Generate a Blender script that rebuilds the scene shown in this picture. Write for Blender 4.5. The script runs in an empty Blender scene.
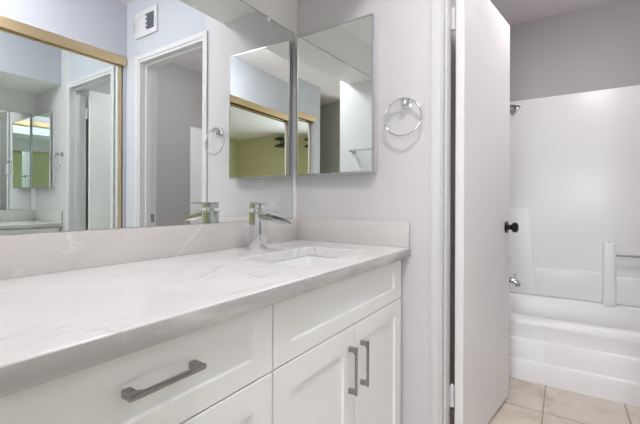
import bpy, bmesh, math, random
from mathutils import Vector, Matrix
random.seed(4)
S = bpy.context.scene
COL = S.collection
V = Vector

# ------------------------------------------------------------------ camera
def make_camera():
    f, yaw, roll, v0 = 371.18, 0.5807, 0.0037, 202.57
    cam = bpy.data.cameras.new('camera')
    cam.sensor_fit = 'HORIZONTAL'; cam.sensor_width = 36
    cam.lens = f / 640 * 36
    cam.shift_y = -(212 - v0) / 640
    cam.clip_start = 0.02
    o = bpy.data.objects.new('camera', cam); COL.objects.link(o)
    fw = V((-math.sin(yaw), math.cos(yaw), 0)); r = V((math.cos(yaw), math.sin(yaw), 0)); up = V((0, 0, 1))
    X = r * math.cos(roll) + up * math.sin(roll); Y = up * math.cos(roll) - r * math.sin(roll); Z = -fw
    m = Matrix((X, Y, Z)).transposed().to_4x4(); m.translation = (1.0898, 0, 1.0501)
    o.matrix_world = m
    S.camera = o
make_camera()

# ------------------------------------------------------------------ world, light, exposure
W = bpy.data.worlds.new('world'); S.world = W; W.use_nodes = True
W.node_tree.nodes['Background'].inputs[0].default_value = (0.62, 0.78, 1.0, 1)
W.node_tree.nodes['Background'].inputs[1].default_value = 2.0

def area_light(name, loc, rot, sx, sy, power, color):
    l = bpy.data.lights.new(name, 'AREA'); l.shape = 'RECTANGLE'; l.size = sx; l.size_y = sy
    l.energy = power; l.color = color
    o = bpy.data.objects.new(name, l); COL.objects.link(o); o.location = loc; o.rotation_euler = rot
    return o
WINDOW = 38            # watts of daylight
# daylight coming in through the bedroom window
area_light('window_daylight', (0.95, -3.385, 1.55), (math.radians(90), 0, 0), 0.96, 1.10, WINDOW, (0.94, 0.955, 1.0))

DOME_MAIN = 38.0       # ceiling light in the vanity room
FILL_TUB = 30.0        # unseen fill dome added to brighten the tub room
FILL_BED = 4.0        # unseen fill dome added to light the bedroom
S.view_settings.view_transform = 'Standard'
S.view_settings.look = 'None'
S.view_settings.exposure = 0.5
S.view_settings.gamma = 1.0
S.view_settings.use_curve_mapping = False
S.cycles.max_bounces = 16
S.cycles.diffuse_bounces = 7
S.cycles.glossy_bounces = 12
S.cycles.transmission_bounces = 8
S.cycles.sample_clamp_indirect = 6
S.cycles.blur_glossy = 0.3

# ------------------------------------------------------------------ materials
def mat(name, color, rough=0.5, metal=0.0, spec=0.5, emit=None, estr=0.0, coat=0.0):
    m = bpy.data.materials.new(name); m.use_nodes = True
    b = m.node_tree.nodes['Principled BSDF']
    b.inputs['Base Color'].default_value = (*color, 1)
    b.inputs['Roughness'].default_value = rough
    b.inputs['Metallic'].default_value = metal
    b.inputs['Specular IOR Level'].default_value = spec
    b.inputs['Coat Weight'].default_value = coat
    if emit:
        b.inputs['Emission Color'].default_value = (*emit, 1)
        b.inputs['Emission Strength'].default_value = estr
    return m
def nodes(m):
    return m.node_tree.nodes, m.node_tree.links, m.node_tree.nodes['Principled BSDF']
def bump(m, scale, strength, dist=0.002, detail=2):
    n, l, b = nodes(m)
    g = n.new('ShaderNodeNewGeometry')
    t = n.new('ShaderNodeTexNoise'); t.inputs['Scale'].default_value = scale; t.inputs['Detail'].default_value = detail
    l.new(g.outputs['Position'], t.inputs['Vector'])
    bp = n.new('ShaderNodeBump'); bp.inputs['Strength'].default_value = strength; bp.inputs['Distance'].default_value = dist
    l.new(t.outputs['Fac'], bp.inputs['Height']); l.new(bp.outputs['Normal'], b.inputs['Normal'])
    return m
def ramp(n, stops):
    r = n.new('ShaderNodeValToRGB'); e = r.color_ramp.elements
    e[0].position, e[0].color = stops[0][0], (*stops[0][1], 1)
    e[1].position, e[1].color = stops[-1][0], (*stops[-1][1], 1)
    for p, c in stops[1:-1]:
        x = e.new(p); x.color = (*c, 1)
    return r
M = {}
M['wall'] = bump(mat('wall_paint', (0.84, 0.835, 0.83), 0.55, spec=0.3), 160, 0.25, 0.0015)
def two_tone(name, white, blue, x_edge):
    m = bump(mat(name, white, 0.55, spec=0.3), 160, 0.25, 0.0015)
    n, l, b = nodes(m)
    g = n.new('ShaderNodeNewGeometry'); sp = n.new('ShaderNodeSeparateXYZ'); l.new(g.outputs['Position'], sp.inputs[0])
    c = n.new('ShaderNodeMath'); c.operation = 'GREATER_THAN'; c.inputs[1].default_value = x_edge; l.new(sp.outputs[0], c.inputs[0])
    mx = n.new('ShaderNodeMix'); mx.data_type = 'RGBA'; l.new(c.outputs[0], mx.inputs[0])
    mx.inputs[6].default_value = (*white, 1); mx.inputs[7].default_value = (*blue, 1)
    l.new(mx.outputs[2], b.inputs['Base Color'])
    return m
BLUE = (0.515, 0.535, 0.58)  # pale blue base colour: closet wall, soffit face, front wall beyond a cut-off
M['wall_blue'] = bump(mat('pale_blue_wall', BLUE, 0.55, spec=0.3), 160, 0.25, 0.0015)
M['wall_front'] = two_tone('white_and_pale_blue', (0.61, 0.60, 0.612), BLUE, 0.68)
M['wall_soffit'] = two_tone('white_soffit_pale_blue_face', (0.84, 0.835, 0.83), BLUE, 0.529)
M['wall_tub'] = bump(mat('grey_wall_paint', (0.45, 0.44, 0.43), 0.6, spec=0.25), 140, 0.2, 0.0015)
M['wall_green'] = bump(mat('olive_wall_paint', (0.58, 0.55, 0.35), 0.7, spec=0.2), 120, 0.2, 0.0015)
M['wall_dim'] = bump(mat('taupe_wall_paint', (0.42, 0.41, 0.37), 0.7, spec=0.2), 120, 0.2, 0.0015)
M['ceiling'] = bump(mat('ceiling_paint', (0.82, 0.78, 0.80), 0.8, spec=0.2), 90, 0.4, 0.002)
M['trim'] = mat('trim_enamel', (0.645, 0.64, 0.65), 0.35, spec=0.4)
M['door'] = bump(mat('door_enamel', (0.83, 0.82, 0.815), 0.38, spec=0.4), 60, 0.06, 0.001)
M['cabinet'] = mat('cabinet_enamel', (0.89, 0.895, 0.90), 0.38, spec=0.4)
M['porcelain'] = mat('porcelain', (0.86, 0.87, 0.87), 0.12, spec=0.5)
M['acrylic'] = bump(mat('white_acrylic', (0.85, 0.85, 0.845), 0.30, spec=0.45), 30, 0.03, 0.001)
M['chrome'] = mat('chrome', (0.72, 0.73, 0.74), 0.08, metal=1)
M['satin'] = mat('satin_chrome', (0.62, 0.625, 0.63), 0.22, metal=1)
M['mirror_edge'] = mat('mirror_glass_edge', (0.22, 0.27, 0.26), 0.25)
M['nickel'] = mat('dark_nickel', (0.36, 0.35, 0.36), 0.12, metal=1)
M['brushed'] = mat('brushed_steel', (0.40, 0.38, 0.36), 0.3, metal=1)
M['gold'] = mat('champagne_gold', (0.70, 0.54, 0.33), 0.34, metal=1)
M['mirror'] = mat('mirror_silver', (0.90, 0.935, 0.92), 0.0, metal=1)
M['closet_mirror'] = mat('tinted_mirror_silver', (0.86, 0.92, 0.895), 0.0, metal=1)
M['black'] = mat('oil_rubbed_black', (0.018, 0.016, 0.015), 0.22, metal=0.6)
M['black_matt'] = mat('black_metal', (0.012, 0.012, 0.013), 0.5)
M['vent_dark'] = mat('duct_grey', (0.10, 0.12, 0.14), 0.7)
M['louver'] = mat('louver_grey', (0.20, 0.23, 0.26), 0.5)
M['plastic'] = mat('clear_clip', (0.85, 0.86, 0.86), 0.12, spec=0.6)
M['white_strip'] = mat('white_vinyl', (0.80, 0.81, 0.82), 0.4)
M['pane'] = mat('window_glass', (1, 1, 1), 0.0)
M['pane'].node_tree.nodes['Principled BSDF'].inputs['Transmission Weight'].default_value = 1.0
M['pane'].node_tree.nodes['Principled BSDF'].inputs['IOR'].default_value = 1.02
M['dome_main'] = mat('lit_glass_main', (0.9, 0.9, 0.9), 0.3, emit=(0.99, 0.955, 1.0), estr=DOME_MAIN)
M['fill_tub'] = mat('fill_glass_tub', (0.9, 0.9, 0.9), 0.3, emit=(1.0, 0.965, 0.985), estr=FILL_TUB)
M['fill_bed'] = mat('fill_glass_bedroom', (0.9, 0.9, 0.9), 0.3, emit=(1.0, 0.93, 0.78), estr=FILL_BED)

def quartz(name, light, dark, vein, scale=(1.0, 1.0, 1.0)):
    m = mat(name, light, 0.16, spec=0.5)
    n, l, b = nodes(m)
    g = n.new('ShaderNodeNewGeometry')
    mp = n.new('ShaderNodeMapping'); mp.inputs['Scale'].default_value = scale; mp.inputs['Rotation'].default_value = (0.2, 0.1, 0.5)
    l.new(g.outputs['Position'], mp.inputs['Vector'])
    a = n.new('ShaderNodeTexNoise'); a.inputs['Scale'].default_value = 3.2; a.inputs['Detail'].default_value = 6; a.inputs['Distortion'].default_value = 0.8
    l.new(mp.outputs['Vector'], a.inputs['Vector'])
    r1 = ramp(n, [(0.36, dark), (0.62, light)])
    l.new(a.outputs['Fac'], r1.inputs['Fac'])
    v = n.new('ShaderNodeTexNoise'); v.inputs['Scale'].default_value = 2.3; v.inputs['Detail'].default_value = 5; v.inputs['Distortion'].default_value = 1.6
    mp2 = n.new('ShaderNodeMapping'); mp2.inputs['Scale'].default_value = (2.6, 0.9, 1.6); mp2.inputs['Rotation'].default_value = (0, 0, -0.35)
    l.new(g.outputs['Position'], mp2.inputs['Vector']); l.new(mp2.outputs['Vector'], v.inputs['Vector'])
    r2 = ramp(n, [(0.478, (0, 0, 0)), (0.497, (1, 1, 1)), (0.509, (0, 0, 0))])
    l.new(v.outputs['Fac'], r2.inputs['Fac'])
    k = n.new('ShaderNodeTexNoise'); k.inputs['Scale'].default_value = 4.0
    l.new(g.outputs['Position'], k.inputs['Vector'])
    r3 = ramp(n, [(0.44, (0, 0, 0)), (0.66, (0.75, 0.75, 0.75))])
    l.new(k.outputs['Fac'], r3.inputs['Fac'])
    mu = n.new('ShaderNodeMath'); mu.operation = 'MULTIPLY'
    l.new(r2.outputs['Color'], mu.inputs[0]); l.new(r3.outputs['Color'], mu.inputs[1])
    mx = n.new('ShaderNodeMix'); mx.data_type = 'RGBA'
    l.new(mu.outputs[0], mx.inputs[0]); l.new(r1.outputs['Color'], mx.inputs[6]); mx.inputs[7].default_value = (*vein, 1)
    l.new(mx.outputs[2], b.inputs['Base Color'])
    return m
M['quartz'] = quartz('white_quartz', (0.80, 0.79, 0.775), (0.73, 0.715, 0.70), (0.52, 0.51, 0.50))
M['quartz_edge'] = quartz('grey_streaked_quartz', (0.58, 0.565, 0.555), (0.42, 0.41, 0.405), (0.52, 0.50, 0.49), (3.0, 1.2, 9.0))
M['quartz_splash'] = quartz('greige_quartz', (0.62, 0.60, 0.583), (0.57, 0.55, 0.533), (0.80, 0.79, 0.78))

def floor_mat():
    m = mat('beige_tile', (0.6, 0.5, 0.4), 0.35, spec=0.4)
    n, l, b = nodes(m)
    g = n.new('ShaderNodeNewGeometry')
    sp = n.new('ShaderNodeSeparateXYZ'); l.new(g.outputs['Position'], sp.inputs[0])
    def groove(out, off):
        a = n.new('ShaderNodeMath'); a.operation = 'SUBTRACT'; l.new(out, a.inputs[0]); a.inputs[1].default_value = off - 3.55
        d = n.new('ShaderNodeMath'); d.operation = 'MODULO'; l.new(a.outputs[0], d.inputs[0]); d.inputs[1].default_value = 0.355
        c = n.new('ShaderNodeMath'); c.operation = 'COMPARE'; l.new(d.outputs[0], c.inputs[0]); c.inputs[1].default_value = 0.0; c.inputs[2].default_value = 0.0065
        return c.outputs[0]
    mxm = n.new('ShaderNodeMath'); mxm.operation = 'MAXIMUM'
    l.new(groove(sp.outputs[0], 1.003), mxm.inputs[0]); l.new(groove(sp.outputs[1], 2.172), mxm.inputs[1])
    a = n.new('ShaderNodeTexNoise'); a.inputs['Scale'].default_value = 5.5; a.inputs['Detail'].default_value = 8; a.inputs['Roughness'].default_value = 0.62; a.inputs['Distortion'].default_value = 0.7
    l.new(g.outputs['Position'], a.inputs['Vector'])
    r = ramp(n, [(0.30, (0.52, 0.44, 0.36)), (0.52, (0.68, 0.61, 0.52)), (0.74, (0.76, 0.70, 0.62))])
    l.new(a.outputs['Fac'], r.inputs['Fac'])
    mx = n.new('ShaderNodeMix'); mx.data_type = 'RGBA'
    l.new(mxm.outputs[0], mx.inputs[0]); l.new(r.outputs['Color'], mx.inputs[6]); mx.inputs[7].default_value = (0.36, 0.29, 0.23, 1)
    l.new(mx.outputs[2], b.inputs['Base Color'])
    bp = n.new('ShaderNodeBump'); bp.inputs['Distance'].default_value = 0.002; bp.inputs['Strength'].default_value = 0.6; bp.invert = True
    l.new(mxm.outputs[0], bp.inputs['Height']); l.new(bp.outputs['Normal'], b.inputs['Normal'])
    return m
M['tile'] = floor_mat()

# ------------------------------------------------------------------ mesh helpers
ORG = {}
class MB:
    def __init__(s): s.bm = bmesh.new()
    def _add(s, fn, bev=0, seg=2, mtx=None):
        b = bmesh.new(); fn(b)
        bmesh.ops.recalc_face_normals(b, faces=b.faces[:])
        if bev:
            es = [e for e in b.edges if len(e.link_faces) == 2 and e.calc_face_angle(0) > 0.5]
            bmesh.ops.bevel(b, geom=es, offset=bev, segments=seg, affect='EDGES', profile=0.5, clamp_overlap=True)
        if mtx: bmesh.ops.transform(b, matrix=mtx, verts=b.verts[:])
        me = bpy.data.meshes.new('tmp'); b.to_mesh(me); b.free()
        s.bm.from_mesh(me); bpy.data.meshes.remove(me)
        return s
    def box(s, x0, x1, y0, y1, z0, z1, bev=0, seg=2, mtx=None):
        def fn(b):
            vs = [b.verts.new((x, y, z)) for x in (x0, x1) for y in (y0, y1) for z in (z0, z1)]
            for f in ((0,1,3,2),(4,6,7,5),(0,4,5,1),(2,3,7,6),(0,2,6,4),(1,5,7,3)): b.faces.new([vs[i] for i in f])
        return s._add(fn, bev, seg, mtx)
    def prism(s, poly, axis, a0, a1, bev=0, seg=2, mtx=None):
        """poly of 2D points in the two other axes (in xyz order), extruded along axis"""
        def P(p, a):
            return {0: (a, p[0], p[1]), 1: (p[0], a, p[1]), 2: (p[0], p[1], a)}[axis]
        def fn(b):
            A = [b.verts.new(P(p, a0)) for p in poly]; B = [b.verts.new(P(p, a1)) for p in poly]
            b.faces.new(A); b.faces.new(B[::-1]); n = len(poly)
            for i in range(n): b.faces.new((A[i], B[i], B[(i+1) % n], A[(i+1) % n]))
        return s._add(fn, bev, seg, mtx)
    def holed(s, outer, inner, axis, a0, a1):
        """prism with a hole"""
        def P(p, a):
            return {0: (a, p[0], p[1]), 1: (p[0], a, p[1]), 2: (p[0], p[1], a)}[axis]
        def fn(b):
            loops = []
            for a in (a0, a1):
                es = []; two = []
                for poly in (outer, inner):
                    vs = [b.verts.new(P(p, a)) for p in poly]; two.append(vs)
                    for i in range(len(vs)): es.append(b.edges.new((vs[i], vs[(i+1) % len(vs)])))
                bmesh.ops.triangle_fill(b, edges=es, use_beauty=True)
                loops.append(two)
            for k in (0, 1):
                A, B = loops[0][k], loops[1][k]; n = len(A)
                for i in range(n): b.faces.new((A[i], B[i], B[(i+1) % n], A[(i+1) % n]))
        return s._add(fn)
    def loft(s, rings, cap0=True, cap1=True, closed=True, mtx=None):
        def fn(b):
            R = [[b.verts.new(p) for p in r] for r in rings]; n = len(R[0])
            for a, c in zip(R, R[1:]):
                for i in range(n if closed else n-1): b.faces.new((a[i], a[(i+1) % n], c[(i+1) % n], c[i]))
            if cap0: b.faces.new(R[0][::-1])
            if cap1: b.faces.new(R[-1])
        return s._add(fn, mtx=mtx)
    def lathe(s, prof, origin, axis, n=32, mtx=None):
        """prof: (distance along axis, radius)"""
        ax = V(axis).normalized(); u = ax.orthogonal().normalized(); w = ax.cross(u); o = V(origin)
        rings = [[o + ax*d + (u*math.cos(2*math.pi*i/n) + w*math.sin(2*math.pi*i/n))*max(r, 1e-4) for i in range(n)] for d, r in prof]
        return s.loft(rings, mtx=mtx)
    def tube(s, pts, r, n=16, cyc=False):
        pts = [V(p) for p in pts]; m = len(pts); rings = []; ref = None
        for i, p in enumerate(pts):
            if cyc: t = (pts[(i+1) % m] - pts[i-1]).normalized()
            else: t = (pts[min(i+1, m-1)] - pts[max(i-1, 0)]).normalized()
            if ref is None: ref = t.orthogonal().normalized()
            ref = (ref - t*ref.dot(t)).normalized(); w = t.cross(ref)
            rings.append([p + (ref*math.cos(2*math.pi*k/n) + w*math.sin(2*math.pi*k/n))*r for k in range(n)])
        if cyc: rings.append(rings[0]); return s.loft(rings, False, False)
        return s.loft(rings)
    def build(s, name, m, parent=None, smooth=True, angle=35):
        b = s.bm
        if parent is not None and parent in ORG:
            bmesh.ops.translate(b, vec=-ORG[parent], verts=b.verts[:])
        bmesh.ops.remove_doubles(b, verts=b.verts[:], dist=1e-6)
        me = bpy.data.meshes.new(name); b.to_mesh(me); b.free()
        me.materials.append(m)
        if smooth:
            me.polygons.foreach_set('use_smooth', [True]*len(me.polygons))
            me.set_sharp_from_angle(angle=math.radians(angle))
        o = bpy.data.objects.new(name, me); COL.objects.link(o)
        if parent is not None:
            o.parent = parent; ORG[o] = ORG[parent]
        else: ORG[o] = V((0, 0, 0))
        return o
def tag(o, label, cat, group=None):
    o['label'] = label; o['category'] = cat
    if group: o['group'] = group
    return o
def thing(name, loc, label, cat, group=None):
    o = bpy.data.objects.new(name, None); COL.objects.link(o); o.location = loc; o.empty_display_size = 0.05
    ORG[o] = V(loc)
    return tag(o, label, cat, group)
def struct(o, label=None):
    o['kind'] = 'structure'
    if label: o['label'] = label
    return o
def rrect(x0, x1, y0, y1, r, n=6):
    pts = []
    for cx, cy, a0 in ((x1-r, y1-r, 0), (x0+r, y1-r, 90), (x0+r, y0+r, 180), (x1-r, y0+r, 270)):
        for i in range(n+1):
            a = math.radians(a0 + 90*i/n); pts.append((cx + r*math.cos(a), cy + r*math.sin(a)))
    return pts

# ------------------------------------------------------------------ layout numbers (metres)
YC = 1.4508           # wall that carries the medicine cabinet and the doorway
YB = 1.566            # its far face
XR = 1.525            # closet wall
YE = 0.08             # short wall closing the vanity alcove
ZC = 2.455            # ceiling
DX0, DX1, DZ = 0.70, 1.36, 2.014     # doorway
XTL, XTR, YTB = 0.62, 2.215, 3.28    # tub room
YR = -0.87            # end of the closet wall
BX0, BX1, BY = -1.7, 3.2, -3.4       # bedroom

# ------------------------------------------------------------------ structure
struct(MB().box(BX0-.1, BX1+.1, BY-.1, YTB+.1, -0.1, 0).build('floor', M['tile'], smooth=False))
struct(MB().box(BX0-.1, BX1+.1, BY-.1, YTB+.1, ZC, ZC+.1).build('ceiling', M['ceiling'], smooth=False))
struct(MB().box(-0.1, 0, YE-0.11, YC, 0, ZC).build('wall_left', M['wall'], smooth=False))
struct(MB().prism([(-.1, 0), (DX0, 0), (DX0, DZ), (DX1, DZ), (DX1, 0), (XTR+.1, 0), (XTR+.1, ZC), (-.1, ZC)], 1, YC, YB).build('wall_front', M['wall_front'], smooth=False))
struct(MB().box(0, 0.615, YE-0.11, YE, 0, ZC, 0.004).build('wall_alcove', M['wall'], smooth=False))
struct(MB().box(0, 0.530, YE, YC, 2.057, ZC).build('wall_soffit', M['wall_soffit'], smooth=False), 'boxed soffit above the vanity')
# closet wall with its opening
CY0, CY1, CZ = -0.745, 1.432, 2.045
struct(MB().prism([(YR, 0), (CY0, 0), (CY0, CZ), (CY1, CZ), (CY1, 0), (YC, 0), (YC, ZC), (YR, ZC)], 0, XR, XR+.09).build('wall_right', M['wall_blue'], smooth=False))
struct(MB().box(XR+.09, XR+.13, YR, YC, 0, ZC).build('wall_closet', M['wall'], smooth=False))
# tub room
struct(MB().box(XTL-.1, XTL, YB, YTB, 0, ZC).build('wall_tub_left', M['wall_tub'], smooth=False))
struct(MB().box(XTR, XTR+.1, YB, YTB, 0, ZC).build('wall_tub_right', M['wall_tub'], smooth=False))
struct(MB().box(XTL-.1, XTR+.1, YTB, YTB+.1, 0, ZC).build('wall_tub_back', M['wall_tub'], smooth=False))
# bedroom behind the camera
WX0, WX1, WZ0, WZ1 = 0.42, 1.48, 0.95, 2.15
struct(MB().holed([(BX0-.1, 0), (1.55, 0), (1.55, ZC), (BX0-.1, ZC)], [(WX0, WZ0), (WX1, WZ0), (WX1, WZ1), (WX0, WZ1)], 1, BY-.1, BY).build('wall_back', M['wall_green'], smooth=False))
struct(MB().box(1.55, BX1+.1, -1.65, -1.55, 0, ZC).build('wall_hall', M['wall_dim'], smooth=False))
struct(MB().box(BX1, BX1+.1, -1.55, YR+.1, 0, ZC).build('wall_hall_end', M['wall_dim'], smooth=False))
struct(MB().box(1.55, 1.65, BY, -1.65, 0, ZC).build('wall_bedroom_right', M['wall_dim'], smooth=False))
struct(MB().box(XR+.13, BX1, YR, YR+.1, 0, ZC).build('wall_bedroom_front', M['wall_dim'], smooth=False))
struct(MB().box(BX0, -.1, YE-.11, YE-.01, 0, ZC).build('wall_bedroom_front_left', M['wall_green'], smooth=False))
struct(MB().box(BX0-.1, BX0, BY, YE-.01, 0, ZC).build('wall_bedroom_left', M['wall_green'], smooth=False))
wf = MB().holed([(WX0, WZ0), (WX1, WZ0), (WX1, WZ1), (WX0, WZ1)], [(WX0+.05, WZ0+.05), (WX1-.05, WZ0+.05), (WX1-.05, WZ1-.05), (WX0+.05, WZ1-.05)], 1, BY-.08, BY-.03).build('window_1', M['trim'], smooth=False)
struct(wf)
MB().box(WX0+.05, WX1-.05, BY-.06, BY-.055, WZ0+.05, WZ1-.05).build('pane', M['pane'], wf, smooth=False)
MB().box((WX0+WX1)/2-.02, (WX0+WX1)/2+.02, BY-.075, BY-.04, WZ0+.05, WZ1-.05).build('mullion', M['trim'], wf, smooth=False)

# door lining and casings
cw = 0.042
def casing(y0, y1):
    prof = [(DX0-cw, 0), (DX0-cw, DZ+cw*.9), (DX1+cw, DZ+cw*.9), (DX1+cw, 0), (DX1+.004, 0), (DX1+.004, DZ+.004), (DX0-.004, DZ+.004), (DX0-.004, 0)]
    return MB().prism(prof, 1, y0, y1, 0.004)
m_ = casing(YC-.013, YC)
tr = struct(m_.build('trim_1', M['trim']), 'white door casing on the vanity side')
struct(casing(YB, YB+.013).build('trim_2', M['trim']), 'white door casing on the tub side')
j = MB().prism([(DX0-.006, 0), (DX0-.006, DZ+.006), (DX1+.006, DZ+.006), (DX1+.006, 0), (DX1-.012, 0), (DX1-.012, DZ-.012), (DX0+.001, DZ-.012), (DX0+.001, 0)], 1, YC-.006, YB+.003)
j.prism([(DX0+.001, 0), (DX0+.001, DZ-.012), (DX1-.012, DZ-.012), (DX1-.012, 0), (DX1-.024, 0), (DX1-.024, DZ-.024), (DX0+.007, DZ-.024), (DX0+.007, 0)], 1, YC+.035, YC+.07)
jb = struct(j.build('trim_3', M['trim'], smooth=False), 'white door jamb')
sp = MB().box(DX1-.0135, DX1-.0115, YC+.075, YC+.105, .905, .965)
sp.box(DX1-.014, DX1-.0134, YC+.083, YC+.097, .922, .948)
o = sp.build('strike_plate', M['nickel'], jb); o['label'] = 'metal strike plate'
# baseboards
struct(MB().box(0.615, 0.628, YE-.11, YE, 0, .08, .003).build('baseboard_alcove', M['trim']))
struct(MB().box(0.575, DX0-cw, YC-.012, YC, 0, .085, .003).build('baseboard_front', M['trim']))

# ------------------------------------------------------------------ bathroom door
hx, hy = DX0+.014, YB+.012            # hinge corner
dth = 0.036; dw = 0.655
ang = math.atan2(0.848-0.752, 2.235-1.58)
DM = Matrix.Translation((0.7515, hy+.002, 0)) @ Matrix.Rotation(-ang, 4, 'Z')   # local: y runs along the door, x = face normal
dr = MB().box(-dth, 0, 0, dw, .018, 2.006, .002, 1, DM).build('door_1', M['door'])
struct(dr, 'white flush door standing open into the tub room')
def knob(side):
    m = MB(); s = 1 if side > 0 else -1; x0 = 0 if s > 0 else -dth
    m.lathe([(0, .030), (.004, .031), (.008, .029), (.010, .014), (.024, .012), (.028, .017), (.033, .0235), (.042, .0265), (.050, .0255), (.056, .020), (.059, .010), (.0595, 0)], (x0, dw-.062, .925), (s, 0, 0), 32, DM)
    return m
o = knob(1).build('door_knob', M['black'], dr); o['label'] = 'round black door knob'
o = knob(-1).build('door_knob', M['black'], dr); o['label'] = 'round black door knob on the far face'
for z0 in (.213, 1.762):
    m = MB().box(DX0+.0005, DX0+.0025, YB-.03, YB+.004, z0, z0+.088)
    m.box(DX0+.002, .7515-dth*.98, YB+.003, YB+.0135, z0, z0+.088, .001, 1)
    for k in range(5):
        m.lathe([(0, .0062), (.0165, .0062)], (DX0+.009, YB+.010, z0+k*.0177), (0, 0, 1), 14)
    m.lathe([(0, .0045), (.004, .005), (.007, .002)], (DX0+.009, YB+.010, z0+.088), (0, 0, 1), 14)
    m.build('hinge', M['trim'], dr)

# ------------------------------------------------------------------ vanity
CTOP, CBOT = 0.871, 0.834
XF, XB_ = 0.547, 0.527
van = thing('vanity_cabinet', (0.27, 0.77, 0), 'white shaker bathroom vanity cabinet with drawers and doors under a quartz top', 'cabinet')
m = MB().holed([(0.004, YE+.004), (XB_-.002, YE+.004), (XB_-.002, YC-.004), (0.004, YC-.004)], [(0.02, YE+.022), (XB_-.02, YE+.022), (XB_-.02, YC-.022), (0.02, YC-.022)], 2, .118, CBOT-.026)
m.box(0.004, XB_-.002, YE+.004, YE+.022, CBOT-.027, CBOT-.0005).box(0.004, XB_-.002, YC-.022, YC-.004, CBOT-.027, CBOT-.0005)
m.box(0.004, XB_-.002, YE+.004, YC-.004, 0.10, .119)
m.build('body', M['cabinet'], van, smooth=False)
MB().box(0.02, XB_-.075, YE+.006, YC-.006, 0.0, 0.10).build('toe_kick', M['cabinet'], van, smooth=False)
def shaker(name, y0, y1, z0, z1, st=0.063, rail=None, rec=0.009, ch=0.003):
    rail = rail or st
    def ring(y0, y1, z0, z1, x): return [(x, y0, z0), (x, y1, z0), (x, y1, z1), (x, y0, z1)]
    e = .0015
    iy0, iy1, iz0, iz1 = y0+st, y1-st, z0+rail, z1-rail
    rings = [ring(y0, y1, z0, z1, XB_), ring(y0, y1, z0, z1, XF-e), ring(y0+e, y1-e, z0+e, z1-e, XF),
             ring(iy0, iy1, iz0, iz1, XF), ring(iy0+ch*.4, iy1-ch*.4, iz0+ch*.4, iz1-ch*.4, XF-rec)]
    return MB().loft(rings).build(name, M['cabinet'], van, smooth=False)
def pull(parent, cy, cz, length, vertical):
    """bar pull: square flared feet carrying a slim flat bar"""
    m = MB()
    h = length/2
    def T(a, x, w):      # along, out, across -> world
        return (x, cy+w, cz+a) if vertical else (x, cy+a, cz+w)
    def ring(a0, a1, x, w): return [T(a0, x, -w), T(a1, x, -w), T(a1, x, w), T(a0, x, w)]
    for s in (-1, 1):
        o_, i_ = s*h, s*(h-.013)
        a0, a1 = min(o_, i_), max(o_, i_)
        b0, b1 = (a0, a1)
        i2 = s*(h-.026); c0, c1 = min(o_, i2), max(o_, i2)
        m.loft([ring(a0, a1, XF-.0005, .006), ring(b0, b1, XF+.017, .0055), ring(c0, c1, XF+.024, .0045)])
    x0, x1 = XF+.021, XF+.028
    A = T(-h-.003, x0, -.0048); B = T(h+.003, x1, .0048)
    m.box(min(A[0], B[0]), max(A[0], B[0]), min(A[1], B[1]), max(A[1], B[1]), min(A[2], B[2]), max(A[2], B[2]), .0018)
    o = m.build('handle', M['nickel'], parent); o['label'] = 'polished metal bar pull'
g = 0.0018
D0, D1, D2, D3 = 0.105, 0.638, 1.029, 1.421
ZT, ZM = CBOT-.006, 0.672
d = shaker('drawer', D0, D1-g, ZM+g, ZT, .063, .044); pull(d, .362, .767, .130, False)
d = shaker('drawer', D0, D1-g, .395+g, ZM-g, .063, .063); pull(d, .371, .535, .139, False)
d = shaker('drawer', D0, D1-g, .112, .395-g, .063, .063); pull(d, .371, .255, .139, False)
shaker('drawer_front', D1+g, D3, ZM+g, ZT, .066, .044)
d = shaker('door', D1+g, D2-g, .112, ZM-g, .066); pull(d, .992, .543, .139, True)
d = shaker('door', D2+g, D3, .112, ZM-g, .058); pull(d, 1.070, .539, .139, True)

# countertop with sink cut-out
SX0, SX1, SY0, SY1 = 0.222, 0.478, 0.835, 1.24
inner = rrect(SX0, SX1, SY0, SY1, .022)
ct = MB().holed([(0.001, YE+.001), (0.5745, YE+.001), (0.5745, YC-.001), (0.001, YC-.001)], inner, 2, CBOT, CTOP)
ct = ct.build('countertop', M['quartz'])
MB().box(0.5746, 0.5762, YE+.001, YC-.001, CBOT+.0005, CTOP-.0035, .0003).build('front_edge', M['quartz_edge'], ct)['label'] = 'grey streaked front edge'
bv = ct.modifiers.new('edge', 'BEVEL'); bv.width = .0025; bv.segments = 2; bv.limit_method = 'ANGLE'; bv.angle_limit = 1.0
tag(ct, 'white veined quartz countertop with a thick front edge on the vanity', 'countertop')
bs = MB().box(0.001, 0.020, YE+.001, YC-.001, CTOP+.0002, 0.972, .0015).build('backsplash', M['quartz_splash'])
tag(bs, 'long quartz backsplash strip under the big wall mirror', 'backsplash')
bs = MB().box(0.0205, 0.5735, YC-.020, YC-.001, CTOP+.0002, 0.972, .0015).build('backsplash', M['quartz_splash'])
tag(bs, 'short quartz backsplash strip on the side wall below the medicine cabinet', 'backsplash')

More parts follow.
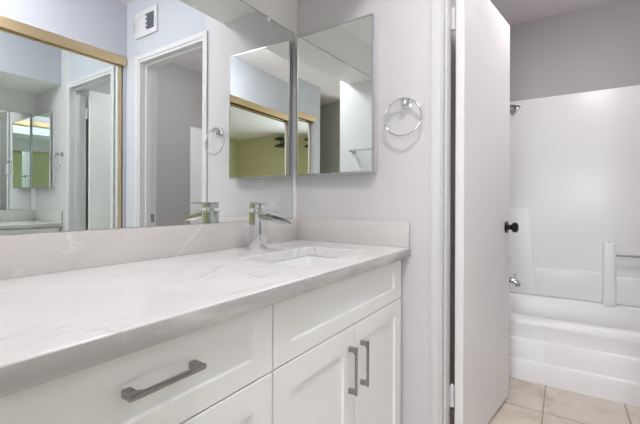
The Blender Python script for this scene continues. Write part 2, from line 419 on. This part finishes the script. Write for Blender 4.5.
sk = thing('sink', ((SX0+SX1)/2, (SY0+SY1)/2, CBOT-.14), 'white rectangular undermount sink basin set in the countertop', 'sink')
def rr3(ins, r, z): return [(x, y, z) for x, y in rrect(SX0+ins, SX1-ins, SY0+ins, SY1-ins, r)]
rings = [rr3(-.018, .03, CBOT-.0008), rr3(-.002, .024, CBOT-.0008), rr3(.001, .026, CBOT-.02), rr3(.008, .035, CBOT-.09), rr3(.02, .045, CBOT-.118), rr3(.05, .05, CBOT-.128), rr3(.10, .02, CBOT-.132)]
outer = [rr3(-.018, .03, CBOT-.0008), rr3(-.018, .03, CBOT-.012), rr3(-.008, .034, CBOT-.02), rr3(-.002, .045, CBOT-.10), rr3(.012, .05, CBOT-.132), rr3(.05, .05, CBOT-.14)]
MB().loft(rings, False, True).loft(outer, False, True).build('basin', M['porcelain'], sk, angle=60)
MB().lathe([(0, .0), (0.0, .022), (.003, .023), (.004, .018), (.002, .015), (.002, 0)], ((SX0+SX1)/2, (SY0+SY1)/2, CBOT-.132), (0, 0, 1), 24).build('drain', M['chrome'], sk)

# ------------------------------------------------------------------ faucet
fx, fy = 0.140, 1.030
fa = thing('faucet', (fx, fy, CTOP), 'square chrome waterfall faucet standing behind the sink', 'faucet')
MB().box(fx-.0245, fx+.0245, fy-.0245, fy+.0245, CTOP+.0002, 1.010, .0012).build('body', M['chrome'], fa)
m = MB().box(fx-.034, fx+.098, fy-.027, fy+.027, 1.0122, 1.0152, .0008)
m.box(fx-.0245, fx+.0245, fy-.0245, fy+.0245, 1.0098, 1.0123)
m.build('top_plate', M['chrome'], fa)
m = MB()
def spoutring(x, z, w, lip, t):
    return [(x, fy-w, z+lip), (x, fy-w, z-t), (x, fy+w, z-t), (x, fy+w, z+lip), (x, fy+w-.003, z+lip), (x, fy+w-.003, z), (x, fy-w+.003, z), (x, fy-w+.003, z+lip)]
m.loft([spoutring(fx+.022, .998, .0245, .011, .003), spoutring(fx+.06, .990, .0255, .012, .003), spoutring(fx+.105, .981, .027, .010, .003), spoutring(fx+.135, .974, .028, .003, .003)])
m.build('spout', M['chrome'], fa, angle=25)
m = MB().lathe([(0, .017), (.010, .017)], (fx, fy, 1.0152), (0, 0, 1), 24)
nk = m.build('handle', M['chrome'], fa)
m = MB().box(fx-.0245, fx+.024, fy-.0235, fy+.0235, 1.0252, 1.0455, .0012)
m.prism([(fx-.0245, 1.0460), (fx-.0245, 1.0505), (fx+.06, 1.0490), (fx+.103, 1.0465), (fx+.103, 1.0435), (fx+.03, 1.0440)], 1, fy-.0235, fy+.0235, .0008)
m.build('lever', M['chrome'], nk)

# ------------------------------------------------------------------ vanity mirror
MY0, MY1, MZ0, MZ1 = YE+.012, 1.4108, 0.9735, 1.858
vm = thing('wall_mirror', (0, (MY0+MY1)/2, MZ0), 'large frameless wall mirror above the vanity backsplash', 'mirror')
MB().box(0.0005, 0.0062, MY0, MY1, MZ0, MZ1).build('glass', M['mirror'], vm, smooth=False)
MB().box(0.0005, 0.0064, MY1, MY1+.003, MZ0, MZ1+.003).box(0.0005, 0.0064, MY0, MY1, MZ1, MZ1+.003).build('polished_edge', M['mirror_edge'], vm, smooth=False)
def clip(y):
    m = MB().box(0.0005, .0095, y-.009, y+.009, MZ1+.0005, MZ1+.012, .0015)
    m.box(0.0068, .0095, y-.009, y+.009, MZ1-.012, MZ1+.004, .001)
    m.lathe([(0, .003), (.0012, .0025)], (0.0095, y, MZ1+.006), (1, 0, 0), 12)
    m.build('mirror_clip', M['plastic'], vm)
for y in (.28, .62, .95, 1.235): clip(y)

# ------------------------------------------------------------------ medicine cabinet
CX0, CX1, CZ0, CZ1 = 0.0276, 0.4313, 1.1768, 1.8357
TILT = math.radians(-1.5)
mc = thing('medicine_cabinet', ((CX0+CX1)/2, YC, CZ0), 'mirror fronted medicine cabinet with a thin chrome frame on the side wall', 'cabinet')
MB().box(CX0+.004, CX1-.002, YC-.0225, YC-.0003, CZ0+.002, CZ1-.002, .001).build('body', M['trim'], mc)
yd0, yd1 = YC-.0375, YC-.026
piv = V((CX0, yd1, 0))
TM = Matrix.Translation(piv) @ Matrix.Rotation(TILT, 4, 'Z') @ Matrix.Translation(-piv)
fw_ = .0075
m = MB()
def frame_ring(ins, y): return [(CX0+ins, y, CZ0+ins), (CX1-ins, y, CZ0+ins), (CX1-ins, y, CZ1-ins), (CX0+ins, y, CZ1-ins)]
m.loft([frame_ring(0, yd1), frame_ring(0, yd0+.001), frame_ring(.001, yd0), frame_ring(fw_-.001, yd0), frame_ring(fw_, yd0+.0012), frame_ring(fw_, yd1)], False, False, mtx=TM)
fr = m.build('door', M['satin'], mc, smooth=False)
MB().box(CX0+fw_, CX1-fw_, yd0+.0012, yd1, CZ0+fw_, CZ1-fw_, mtx=TM).build('mirror_glass', M['mirror'], fr, smooth=False)

# ------------------------------------------------------------------ towel ring
rx, rz = 0.558, 1.452
tr_ = thing('towel_ring', (rx, YC, rz), 'chrome towel ring hanging on the wall between medicine cabinet and doorway', 'towel ring')
MB().box(rx-.021, rx+.021, YC-.009, YC-.0003, rz-.021, rz+.021, .002).build('mounting_plate', M['chrome'], tr_)
MB().box(rx-.011, rx+.011, YC-.048, YC-.0085, rz-.011, rz+.013, .0025).build('post', M['chrome'], tr_)
R_ = .0755
pts = [(rx-.004+R_*math.sin(a), YC-.040+.004*math.cos(a), rz-.062+R_*math.cos(a)) for a in [2*math.pi*i/64 for i in range(64)]]
MB().tube(pts, .0042, 12, True).build('ring', M['chrome'], tr_)

# ------------------------------------------------------------------ towel bar on the alcove wall
tb = thing('towel_bar', (0.30, YE, 1.48), 'chrome towel bar on the short wall, seen in the medicine cabinet mirror', 'towel bar')
for x in (.09, .47):
    MB().box(x-.02, x+.02, YE+.0003, YE+.009, 1.46, 1.50, .002).box(x-.01, x+.01, YE+.0085, YE+.06, 1.470, 1.490, .002).build('bracket', M['chrome'], tb)
MB().box(.07, .49, YE+.048, YE+.058, 1.475, 1.485, .001).build('bar', M['chrome'], tb)

# ------------------------------------------------------------------ closet doors
tk = thing('closet_track', (XR, (CY0+CY1)/2, 0), 'gold metal track header along the top of the mirrored closet', 'track')
MB().prism([(XR-.013, 2.008), (XR-.016, 2.012), (XR-.016, 2.068), (XR-.012, 2.073), (XR-.0004, 2.073), (XR-.0004, 2.008)], 1, CY0-.012, CY1+.010).build('fascia', M['gold'], tk, smooth=False)
MB().box(XR+.004, XR+.07, CY0+.002, CY1-.002, 2.026, CZ-.0005).build('channel', M['black_matt'], tk, smooth=False)
MB().box(XR+.001, XR+.07, CY0+.001, CY1-.001, 0.0003, .008, .002).build('sill_track', M['gold'], tk)
def slider(y0, y1, x, label):
    t = thing('closet_door', (x, (y0+y1)/2, 0), label, 'closet door', 'mirrored sliding closet doors')
    z0, z1 = .012, 2.014; s = .022; w = .032
    m = MB()
    for a, b in ((y0, y0+s), (y1-s, y1)):
        m.box(x-.004, x+.016, a, b, z0, z1, .003)
    m.box(x-.003, x+.016, y0+s-.002, y1-s+.002, z0, z0+.03, .002).box(x-.003, x+.016, y0+s-.002, y1-s+.002, z1-.014, z1, .002)
    m.build('frame', M['gold'], t)
    m = MB()
    for a, b in ((y0+s+.0002, y0+w), (y1-w, y1-s-.0002)):
        m.box(x+.001, x+.009, a, b, z0+.03, z1-.014, .001)
    m.build('vinyl_strip', M['white_strip'], t)
    MB().box(x+.004, x+.009, y0+w, y1-w, z0+.03, z1-.014).build('mirror_glass', M['closet_mirror'], t, smooth=False)
    return t
slider(.32, CY1-.012, XR+.010, 'mirrored sliding closet door with gold frame next to the vent wall')
slider(CY0+.012, .37, XR+.040, 'mirrored sliding closet door with gold frame farther from the doorway')

# ------------------------------------------------------------------ air vent over the doorway
vx0, vx1, vz0, vz1 = 1.148, 1.396, 2.170, 2.345
vt = thing('air_vent', ((vx0+vx1)/2, YC, vz0), 'white air vent grille high on the wall above the doorway', 'vent')
m = MB().holed([(vx0, vz0), (vx1, vz0), (vx1, vz1), (vx0, vz1)], [(vx0+.03, vz0+.033), (vx1-.03, vz0+.033), (vx1-.03, vz1-.033), (vx0+.03, vz1-.033)], 1, YC-.012, YC-.0003)
m.build('frame', M['trim'], vt, smooth=False)
MB().box(vx0+.03, vx1-.03, YC-.0025, YC-.0006, vz0+.033, vz1-.033).build('duct', M['vent_dark'], vt, smooth=False)
xm = (vx0+vx1)/2 - .005
for k in range(4):
    z = vz0+.046+k*.0275
    MB().box(vx0+.031, xm, -.0009, .0009, -.012, .012, mtx=Matrix.Translation((0, YC-.0095, z)) @ Matrix.Rotation(math.radians(62), 4, 'X')).build('louver', M['louver'], vt, smooth=False)
MB().box(xm, vx1-.0305, YC-.0105, YC-.003, vz0+.0335, vz1-.0335, .001).build('closed_flap', M['trim'], vt)
MB().box(vx1-.002, vx1+.010, YC-.016, YC-.006, vz0+.05, vz0+.055).box(vx1+.006, vx1+.010, YC-.020, YC-.006, vz0+.045, vz0+.115, .001).build('lever', M['trim'], vt)
for x, z in ((vx0+.014, vz0+.09), (vx1-.014, vz0+.09)):
    MB().lathe([(0, .004), (.001, .003)], (x, YC-.012, z), (0, -1, 0), 12).build('screw', M['brushed'], vt)

# ------------------------------------------------------------------ bathtub
TX0, TX1, TY0, TY1, TZ = XTL+.002, XTR-.002, 2.508, YTB-.002, 0.366
bt = thing('bathtub', ((TX0+TX1)/2, (TY0+TY1)/2, 0), 'white alcove bathtub with a stepped front apron on the tile floor', 'bathtub')
prof = [(TY0, 0.0), (TY0, .112), (TY0+.002, .116), (TY0+.016, .120), (TY0+.017, .124), (TY0+.017, .232), (TY0+.019, .236), (TY0+.033, .240), (TY0+.034, .244), (TY0+.034, .318), (TY0+.036, .336), (TY0+.043, .350), (TY0+.055, .361), (TY0+.070, TZ)]
m = MB()
xs = [TX0, .955, .985, 1.005, 1.03, TX1]
def off(x): return {.985: .006, 1.005: .006}.get(x, 0)
m.loft([[(x, y + (off(x) if z < .33 else 0), z) for y, z in prof] for x in xs], False, False, closed=False)
ap = m.build('apron', M['acrylic'], bt, angle=50)
def tr3(i0, i1, j0, j1, r, z): return [(x, y, z) for x, y in rrect(TX0+i0, TX1-i1, TY0+j0, TY1-j1, r, 8)]
rings = [tr3(0, 0, .070, 0, .001, TZ), tr3(.085, .11, .10, .12, .09, TZ), tr3(.092, .117, .107, .127, .09, TZ-.004), tr3(.10, .135, .115, .135, .10, TZ-.03), tr3(.125, .25, .14, .155, .12, .12), tr3(.16, .31, .18, .19, .12, .075), tr3(.24, .40, .26, .27, .10, .06)]
MB().loft(rings, False, True).build('basin', M['acrylic'], bt, angle=60)
MB().lathe([(0, .03), (.004, .032), (.006, .026), (.005, 0)], (TX0+.30, (TY0+TY1)/2+.02, .060), (0, 0, 1), 24).build('drain', M['chrome'], bt)

# surround
su = thing('tub_surround', ((TX0+TX1)/2, TY1, TZ), 'glossy white moulded shower surround on the walls above the bathtub', 'shower surround')
SZ = 1.842; pth = .018
sb, sl, sr = YTB-.002-.05, XTL+.002+pth, XTR-.002-pth       # inner faces
MB().box(TX0, TX1, sb, YTB-.002, TZ+.001, SZ, .006, 3).build('back_panel', M['acrylic'], su)
MB().box(TX0, sl, TY0, sb, TZ+.001, SZ, .005, 3).build('side_panel', M['acrylic'], su)
MB().box(sr, TX1, TY0, sb, TZ+.001, SZ, .005, 3).build('side_panel', M['acrylic'], su)
def slab(poly, y0, bev=.008): return MB().prism(poly, 1, y0, sb+.002, bev, 3)
def mirx(poly): return [(sl+sr-x, z) for x, z in poly]
P1 = [(sl, TZ+.002), (.93, TZ+.002), (.905, .60), (.872, 1.012), (sl, 1.012)]
slab(P1, sb-.042).build('corner_shelf', M['acrylic'], su)
slab(mirx(P1), sb-.042).build('corner_shelf', M['acrylic'], su)
c0, c1 = 1.315, 1.382; c2, c3 = 1.605, 1.672
slab([(.895, TZ+.002), (c0+.01, TZ+.002), (c0+.01, .573), (.895, .573)], sb-.03, .01).build('ledge', M['acrylic'], su)
slab([(c3-.01, TZ+.002), (sl+sr-.895, TZ+.002), (sl+sr-.895, .573), (c3-.01, .573)], sb-.03, .01).build('ledge', M['acrylic'], su)
slab([(c1-.01, TZ+.002), (c2+.01, TZ+.002), (c2+.01, .555), (c1-.01, .555)], sb-.03, .01).build('ledge', M['acrylic'], su)
for a, b in ((c0, c1), (c2, c3)):
    r0 = [(a+.004, sb-.082), (b-.004, sb-.082)]
    def ring(z, e): return [(x, y, z) for x, y in rrect(a+e, b-e, sb-.085+e, sb+.002, .018)]
    MB().loft([ring(TZ+.002, -.004), ring(.60, -.002), ring(.765, 0), ring(.778, .003), ring(.785, .009), ring(.788, .02)]).build('pillar', M['acrylic'], su, angle=60)
o = MB().tube([(c1-.005, sb-.05, .703), (c2+.005, sb-.05, .703)], .0075, 16).build('grab_bar', M['brushed'], su); o['label'] = 'straight metal grab bar between the pillars'

# shower and tub fittings on the left tub wall
sh = thing('shower', (sl, 2.80, 1.74), 'small chrome wall shower peeking out behind the top half of the open door', 'shower')
m = MB().lathe([(0, .028), (.004, .027), (.010, .012)], (sl-.016, 2.80, 1.745), (1, 0, 0), 24)
m.build('flange', M['chrome'], sh)
MB().tube([(sl-.014, 2.80, 1.745), (sl+.03, 2.80, 1.75), (sl+.095, 2.80, 1.735), (sl+.138, 2.80, 1.708)], .010, 14).build('arm', M['chrome'], sh)
MB().lathe([(0, .013), (.012, .017), (.02, .016), (.028, .022), (.062, .037), (.072, .039), (.076, .038), (.077, .032), (.077, 0)], (sl+.126, 2.80, 1.714), (.78, .05, -.62), 28).build('spray_head', M['nickel'], sh)
ts = thing('tub_spout', (sl, 2.80, .52), 'chrome tub spout low on the wall behind the open door', 'tub spout')
m = MB()
m.lathe([(0, .028), (.008, .030), (.016, .024), (.16, .0235)], (sl, 2.80, .530), (1, 0, 0), 24)
m.tube([(sl+.15, 2.80, .530), (sl+.175, 2.80, .528), (sl+.192, 2.80, .517), (sl+.198, 2.80, .497)], .022, 20)
m.build('body', M['chrome'], ts)
MB().lathe([(0, .004), (.022, .004), (.024, .009), (.031, .009), (.033, .004)], (sl+.180, 2.80, .548), (0, 0, 1), 14).build('diverter', M['chrome'], ts)
vh = thing('shower_valve', (sl, 2.80, .65), 'chrome shower valve knob above the tub spout behind the door', 'shower valve')
MB().lathe([(0, .075), (.006, .072), (.012, .03), (.09, .022)], (sl, 2.80, .66), (1, 0, 0), 32).build('escutcheon', M['chrome'], vh)
MB().lathe([(0, .020), (.01, .030), (.045, .032), (.06, .028), (.064, .01)], (sl+.085, 2.80, .66), (1, 0, 0), 12).build('knob', M['chrome'], vh)

# ------------------------------------------------------------------ ceiling lights; tub room and bedroom domes are added fill
def dome(x, y, r, m_, label):
    t = thing('ceiling_light', (x, y, ZC-.12), label, 'ceiling light')
    MB().lathe([(0, r*1.05), (.012, r*1.06), (.02, r*.98)], (x, y, ZC-.0004), (0, 0, -1), 40).build('base', M['chrome'], t)
    pr = [(.02+.075*math.sin(a), r*.97*math.cos(a)) for a in [math.pi/2*i/10 for i in range(11)]]
    MB().lathe([(.018, r*.97)] + pr, (x, y, ZC), (0, 0, -1), 40).build('glass_shade', m_, t, angle=80)
    MB().lathe([(.094, .010), (.102, .010), (.108, .005), (.110, 0)], (x, y, ZC), (0, 0, -1), 16).build('finial', M['chrome'], t)
    return t
dome(1.0, .50, .17, M['dome_main'], 'round frosted ceiling light over the vanity room, seen only in mirrors')
dome(1.30, 2.15, .15, M['fill_tub'], 'added unseen fill dome in the tub room beside the bathtub')
dome(.9, -2.3, .17, M['fill_bed'], 'added unseen fill dome in the bedroom behind the camera')

# ------------------------------------------------------------------ black lamp on the bedroom wall
wl = thing('wall_lamp', (-.37, BY, 2.30), 'black wall lamp with two stacked shallow shades, seen through the mirrors', 'wall lamp')
MB().lathe([(0, .05), (.012, .05), (.018, .04), (.02, 0)], (-.37, BY+.0003, 2.285), (0, 1, 0), 28).build('back_plate', M['black_matt'], wl)
MB().tube([(-.37, BY+.015, 2.285), (-.37, BY+.15, 2.285)], .009, 12).tube([(-.37, BY+.15, 2.19), (-.37, BY+.15, 2.385)], .009, 12).build('arm', M['black_matt'], wl)
for z in (2.19, 2.33):
    MB().lathe([(0, .135), (.004, .137), (.02, .125), (.040, .085), (.052, .035), (.055, 0)], (-.37, BY+.15, z), (0, 0, 1), 36).build('shade', M['black_matt'], wl)
